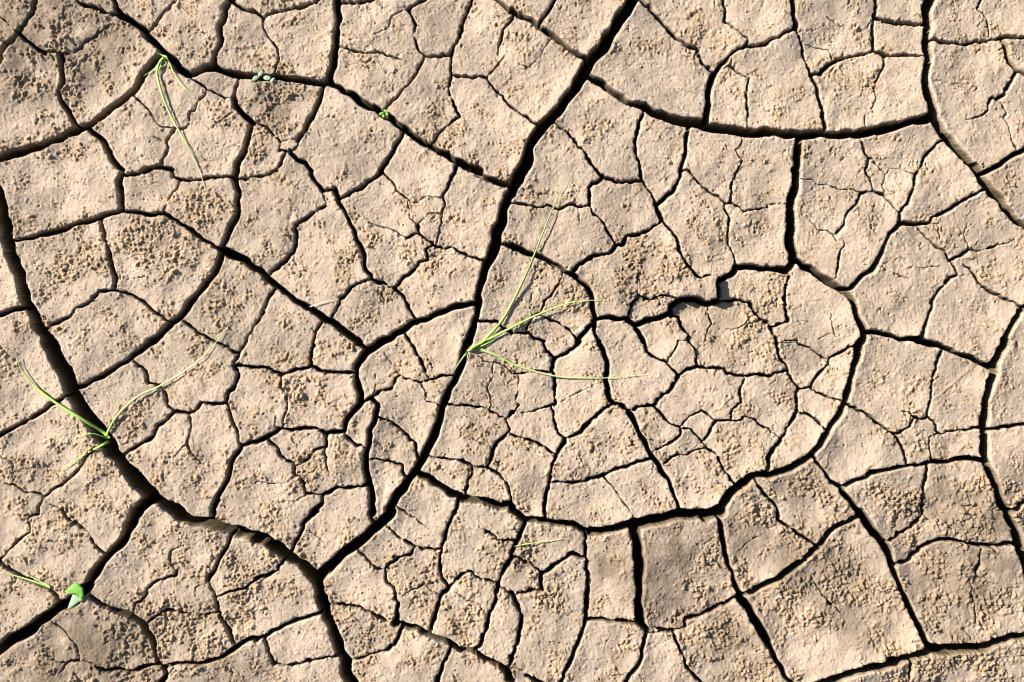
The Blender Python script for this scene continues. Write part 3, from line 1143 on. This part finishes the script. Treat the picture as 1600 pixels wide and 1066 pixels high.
def blade(name, pts, wid, mat, parent, tone=(0, 1), tip=0.12, fold=0.6):
    """A grass blade: tapering, keeled strip with thickness along a curve of (x, y, z)."""
    P = []
    if pts[0][2] <= -8:
        (xa, ya, _), (xb, yb, zb) = pts[0], pts[1]
        pts = [pts[0], (xa + .2 * (xb - xa), ya + .2 * (yb - ya), 1.0)] + list(pts[1:])
    for x, y, z in pts:
        hz, hs, _ = height_at(np.array([x + .0, x - 9, x + 9, x, x]), np.array([y + .0, y, y, y - 9, y + 9]))
        P.append(at(x, y, z if z < 0 else max(-4.0, float(hz.max())) + 0.8 + 0.13 * z))
    P = np.array(P)
    E = np.vstack([2 * P[0] - P[1], P, 2 * P[-1] - P[-2]])
    cur = []
    for i in range(1, len(E) - 2):
        p0, p1, p2, p3 = E[i - 1], E[i], E[i + 1], E[i + 2]
        for t in np.arange(6) / 6.0:
            cur.append(0.5 * (2 * p1 + (p2 - p0) * t + (2 * p0 - 5 * p1 + 4 * p2 - p3) * t * t + (3 * p1 - p0 - 3 * p2 + p3) * t ** 3))
    cur.append(P[-1])
    cur = np.array(cur)
    n = len(cur)
    T = np.gradient(cur, axis=0)
    T /= np.linalg.norm(T, axis=1)[:, None]
    up = np.array((0.15, 0.1, 1.0))
    vs_, fs, tn = [], [], []
    for i in range(n):
        u = i / (n - 1)
        s = np.cross(T[i], up)
        s /= max(1e-6, np.linalg.norm(s))
        nn = np.cross(s, T[i])
        w = 0.41 * wid / 1000 * (min(1, 0.55 + 2.2 * u)) * (1 - (1 - tip) * max(0, (u - 0.35) / 0.65) ** 1.4)
        keel = fold * w
        for q in (cur[i] - s * w + nn * keel, cur[i] - nn * keel * .25, cur[i] + s * w + nn * keel, cur[i] - nn * (keel * .25 + 0.00025)):
            vs_.append(q); tn.append(tone[0] + (tone[1] - tone[0]) * u)
        if i:
            for a_, b2 in ((0, 1), (1, 2), (2, 3), (3, 0)):
                fs.append((4 * (i - 1) + a_, 4 * (i - 1) + b2, 4 * i + b2, 4 * i + a_))
    fs.append((0, 1, 2, 3)); fs.append(tuple(4 * (n - 1) + k for k in (3, 2, 1, 0)))
    off = np.array(parent.location) if parent else np.zeros(3)
    me = mesh_np(name, np.array(vs_) - off, np.array(fs), np.array(tn), 'tone')
    return add(name, me, mat, parent)


def empty(name, x, y, z):
    o = bpy.data.objects.new(name, None)
    o.empty_display_size = 0.02
    o.location = at(x, y, z)
    C.objects.link(o)
    return o


def tuft(x, y, z, blades, label, crown=4.0):
    t = tag(empty('grass_tuft', x, y, z), label, 'grass tuft', 'young grass tufts sprouting from the cracks')
    for pts, w, tone in blades:
        blade('blade', pts, w, GRASS, t, tone)
    return t


tuft(257, 87, -12, [
    ([(257, 88, -12), (249, 100, 2), (246, 118, 9), (256, 155, 13), (272, 190, 13), (293, 228, 10), (312, 267, 6), (322, 305, 5)], 5.0, (0, 1.1)),
    ([(259, 88, -12), (265, 98, 3), (275, 120, 8), (290, 138, 9), (308, 149, 5)], 3.2, (.2, 1.0)),
    ([(257, 88, -12), (250, 97, 2), (240, 109, 5), (224, 119, 3)], 3.4, (0, .4)),
    ([(262, 90, -12), (258, 88, 0), (252, 86, 4), (244, 83, 6)], 3.6, (0, .2)),
    ([(258, 91, -12), (255, 96, 2), (250, 106, 8), (247, 114, 9)], 3.6, (0, .2))],
    'grass seedling at the upper left crack junction with one long pale blade hanging down')
tuft(729, 549, -15, [
    ([(729, 549, -15), (748, 540, 2), (785, 500, 14), (812, 450, 24), (835, 398, 28), (862, 330, 24), (888, 270, 14)], 5.6, (0, .75)),
    ([(729, 549, -15), (755, 535, 3), (790, 517, 13), (840, 492, 18), (895, 472, 17), (945, 469, 11)], 5.4, (0, .6)),
    ([(730, 548, -15), (752, 548, 2), (775, 555, 8), (812, 573, 10), (870, 588, 10), (940, 591, 8), (1012, 585, 5)], 4.4, (.35, .8)),
    ([(730, 548, -15), (750, 546, 2), (768, 552, 7), (790, 563, 7), (820, 576, 5)], 4.0, (.7, 1.4)),
    ([(731, 550, -15), (724, 558, 1), (715, 571, 4), (705, 586, 4)], 3.6, (.1, .7)),
    ([(729, 549, -15), (748, 543, 3), (765, 535, 8), (778, 528, 9)], 4.0, (0, .2))],
    'grass tuft in the wide central crack, long green blades spreading to the right')
tuft(169, 685, -15, [
    ([(170, 684, -15), (160, 674, 2), (125, 653, 12), (88, 630, 17), (55, 604, 17), (34, 578, 13), (24, 556, 8)], 6.0, (0, .35)),
    ([(167, 684, -15), (170, 672, 2), (185, 648, 10), (215, 620, 14), (250, 603, 14), (300, 572, 11), (335, 538, 7), (352, 514, 5)], 4.6, (.15, 1.3)),
    ([(171, 685, -15), (160, 682, 2), (142, 678, 7), (118, 684, 6)], 4.0, (0, .4)),
    ([(171, 690, -15), (160, 696, 2), (130, 712, 8), (93, 736, 5)], 6.0, (0, .3)),
    ([(173, 684, -15), (166, 683, 1), (155, 680, 6), (144, 677, 8)], 3.6, (0, .1))],
    'bright grass tuft in the wide left crack with a blade arching to each side')
tuft(78, 918, -8, [
    ([(80, 919, -8), (72, 915, 2), (45, 906, 7), (20, 899, 7), (-8, 896, 5)], 4.0, (0, .5)),
    ([(80, 918, -8), (72, 913, 2), (50, 902, 7), (24, 886, 5)], 2.6, (.2, 1.0))],
    'two thin grass blades reaching the left edge beside the broad seedling leaf')
t = tag(empty('grass_sprig', 805, 854, 3), 'single fine pale green grass blade lying over a small mud plate at lower centre', 'grass blade')
blade('blade', [(803, 854, 1), (825, 850, 5), (855, 846, 6), (886, 841, 5)], 2.6, GRASS, t, (.3, 1.0))
t = tag(empty('straw', 485, 480, 2), 'short dry straw blade lying beside the diagonal crack left of centre', 'straw')
blade('blade', [(483, 480, 5), (495, 476, 6), (508, 472, 6), (522, 469, 5)], 2.6, STRAW, t, (0, .3))
t = tag(empty('straw', 236, 380, 2), 'tiny pale straw piece on a crumbly plate in the left half', 'straw')
blade('blade', [(234, 380, 5), (240, 376, 6), (250, 367, 6)], 2.2, STRAW, t, (0, .3))
t = tag(empty('straw', 1470, 600, 2), 'long hair-thin straw lying on the smooth plate at right', 'straw')
blade('blade', [(1462, 623, 5), (1482, 604, 5), (1505, 584, 5), (1528, 567, 5)], 0.9, STRAW, t, (0, .3))
t = tag(empty('straw', 1345, 1040, 2), 'tiny white straw tip sticking over the bottom right crack rim', 'straw')
blade('blade', [(1344, 1034, 2), (1346, 1038, 3), (1347, 1043, 3)], 1.6, STRAW, t, (0, .1))


def leaf(name, outline, z0, dome, mat, parent, tone=0.3, tiltx=0.0, tilty=0.0):
    """A leaf blade with thickness: outline of (x, y) about its mid, domed, closed underneath."""
    o = np.array(outline, float)
    c = o.mean(0)
    vs_, fs = [], []
    n = len(o)
    rings = (1.0, 0.66, 0.33)
    for side in (0, 1):
        for r in rings:
            for p in o:
                q = c + (p - c) * r
                z = z0 + dome * (1 - r * r) + tiltx * (q[0] - c[0]) + tilty * (q[1] - c[1]) - (0.5 if side else 0)
                z += 0.35 * math.sin(q[0] * 1.7 + q[1])
                vs_.append(at(q[0], q[1], z))
        vs_.append(at(c[0], c[1], z0 + dome - (0.5 if side else 0)))
    m = len(rings) * n + 1
    for side in (0, 1):
        b0 = side * m
        for k in range(len(rings) - 1):
            for i in range(n):
                f = (b0 + k * n + i, b0 + k * n + (i + 1) % n, b0 + (k + 1) * n + (i + 1) % n, b0 + (k + 1) * n + i)
                fs.append(f if side else f[::-1])
        for i in range(n):
            f = (b0 + 2 * n + i, b0 + 2 * n + (i + 1) % n, b0 + m - 1)
            fs.append(f if side else f[::-1])
    for i in range(n):
        fs.append((i, (i + 1) % n, m + (i + 1) % n, m + i))
    off = np.array(parent.location)
    me = bpy.data.meshes.new(name)
    me.from_pydata([tuple(np.array(v) - off) for v in vs_], [], fs)
    a_ = me.attributes.new('tone', 'FLOAT', 'POINT')
    a_.data.foreach_set('value', np.full(len(vs_), tone, np.float32))
    for p in me.polygons:
        p.use_smooth = True
    me.update()
    return add(name, me, mat, parent)


def oval(x, y, a, b, ang, n=14):
    th = np.linspace(0, 2 * math.pi, n, endpoint=False)
    ca, sa = math.cos(ang), math.sin(ang)
    return [(x + a * math.cos(t) * ca - b * math.sin(t) * sa, y + a * math.cos(t) * sa + b * math.sin(t) * ca) for t in th]


# broad-leaved seedling, lower left
s = tag(empty('seedling', 122, 937, -10), 'broad seedling with a green lobed leaf and a silvery leaf in the lower left crack', 'seedling')
leaf('leaf', [(101, 925), (106, 921), (112, 915), (119, 909), (122, 911), (124, 915), (130, 918), (131, 926), (132, 933), (128, 936), (124, 931),
              (118, 928), (110, 928)], 9, 0.9, LEAF, s, 0.2, 0.12, 0.0)
leaf('leaf', [(114, 928), (121, 929), (127, 934), (126, 939), (120, 944), (113, 949), (105, 952), (108, 944), (111, 936)], 4, 0.8, PALE, s, 0.2, 0.1, -.1)
leaf('leaf', [(124, 930), (128, 927), (131, 933), (129, 939), (124, 941)], 8, 0.8, LEAF, s, 0.9)
blade('stem', [(125, 940, -18), (124, 936, -6), (122, 930, 4), (119, 924, 8)], 2.4, GRASS, s, (0, .2), 0.6)
# cotyledon pair in the crack at top
for (x, y, lb, parts) in (
        (404, 121, 'pale seedling with round cotyledons, left one of the pair in the upper crack',
         [(399, 122.5, 4.0, 2.6, -.7), (407, 115.5, 4.4, 2.2, -.95)]),
        (421, 123, 'pale seedling with round cotyledons, right one of the pair in the upper crack',
         [(417.5, 122, 4.4, 2.8, .1), (426, 125, 3.4, 1.7, -.7)])):
    s = tag(empty('seedling', x, y, -8), lb, 'seedling', 'seedlings sprouting in the upper cracks')
    for i, (lx, ly, la, lb_, an) in enumerate(parts):
        leaf('leaf', oval(lx, ly, la * 1.35, lb_ * 1.35, an), 3 + i, 0.8, PALE, s, 0.1 + .8 * i)
    blade('stem', [(x, y + 1, -14), (x, y, -5), (x, y - 1, 1)], 1.6, GRASS, s, (.3, .4), 0.7)
s = tag(empty('seedling', 600, 177, -8), 'small curled green seedling in the diagonal crack at upper centre', 'seedling', 'seedlings sprouting in the upper cracks')
for i, (lx, ly, la, lb_, an) in enumerate([(596, 178, 4.2, 2.6, -.5), (603, 174, 4.0, 2.4, .4), (605, 179, 3.6, 2.2, 1.2), (599, 182, 2.8, 1.8, .9)]):
    leaf('leaf', oval(lx, ly, la, lb_, an), 2 + i, 1.0, LEAF, s, 0.3 + .3 * i)
blade('stem', [(600, 180, -14), (600, 178, -5), (600, 176, 1)], 1.6, GRASS, s, (.3, .4), 0.7)

# a few pale pebbles lying loose on the plates
PEB = [(214, 23, 3.0, 'white pebble near the top left crack beside the grass seedling'),
       (153, 18, 2.4, 'small white pebble on the crumbly rim at upper left'),
       (1501, 471, 2.6, 'white pebble on the smooth plate at middle right'),
       (524, 507, 2.2, 'tiny white pebble on the rim of the diagonal crack left of centre'),
       (1580, 752, 2.6, 'white pebble on the crumbly plate at the right edge')]
pm, pnt, pb = new_mat('pale_pebble')
pn = node(pnt, 'ShaderNodeTexNoise'); pn.inputs['Scale'].default_value = 300
pr = node(pnt, 'ShaderNodeMix', data_type='RGBA')
pr.inputs[6].default_value = (.48, .43, .36, 1); pr.inputs[7].default_value = (.64, .60, .54, 1)
pnt.links.new(pn.outputs['Fac'], pr.inputs[0]); pnt.links.new(pr.outputs[2], pb.inputs['Base Color'])
pb.inputs['Roughness'].default_value = .7
for x, y, r, lb in PEB:
    import bmesh
    bm = bmesh.new()
    bmesh.ops.create_icosphere(bm, subdivisions=2, radius=r * .75 / 1000)
    for v in bm.verts:
        v.co *= random.uniform(.86, 1.12)
        v.co.z *= .75; v.co.x *= 1.15
    me = bpy.data.meshes.new('pebble'); bm.to_mesh(me); bm.free()
    o = tag(add('pebble', me, pm), lb, 'pebble', 'pale pebbles on the mud')
    hz, _, _ = height_at(np.array([x]), np.array([y]))
    o.location = to_world(x, y, float(hz[0]) + r * .35)
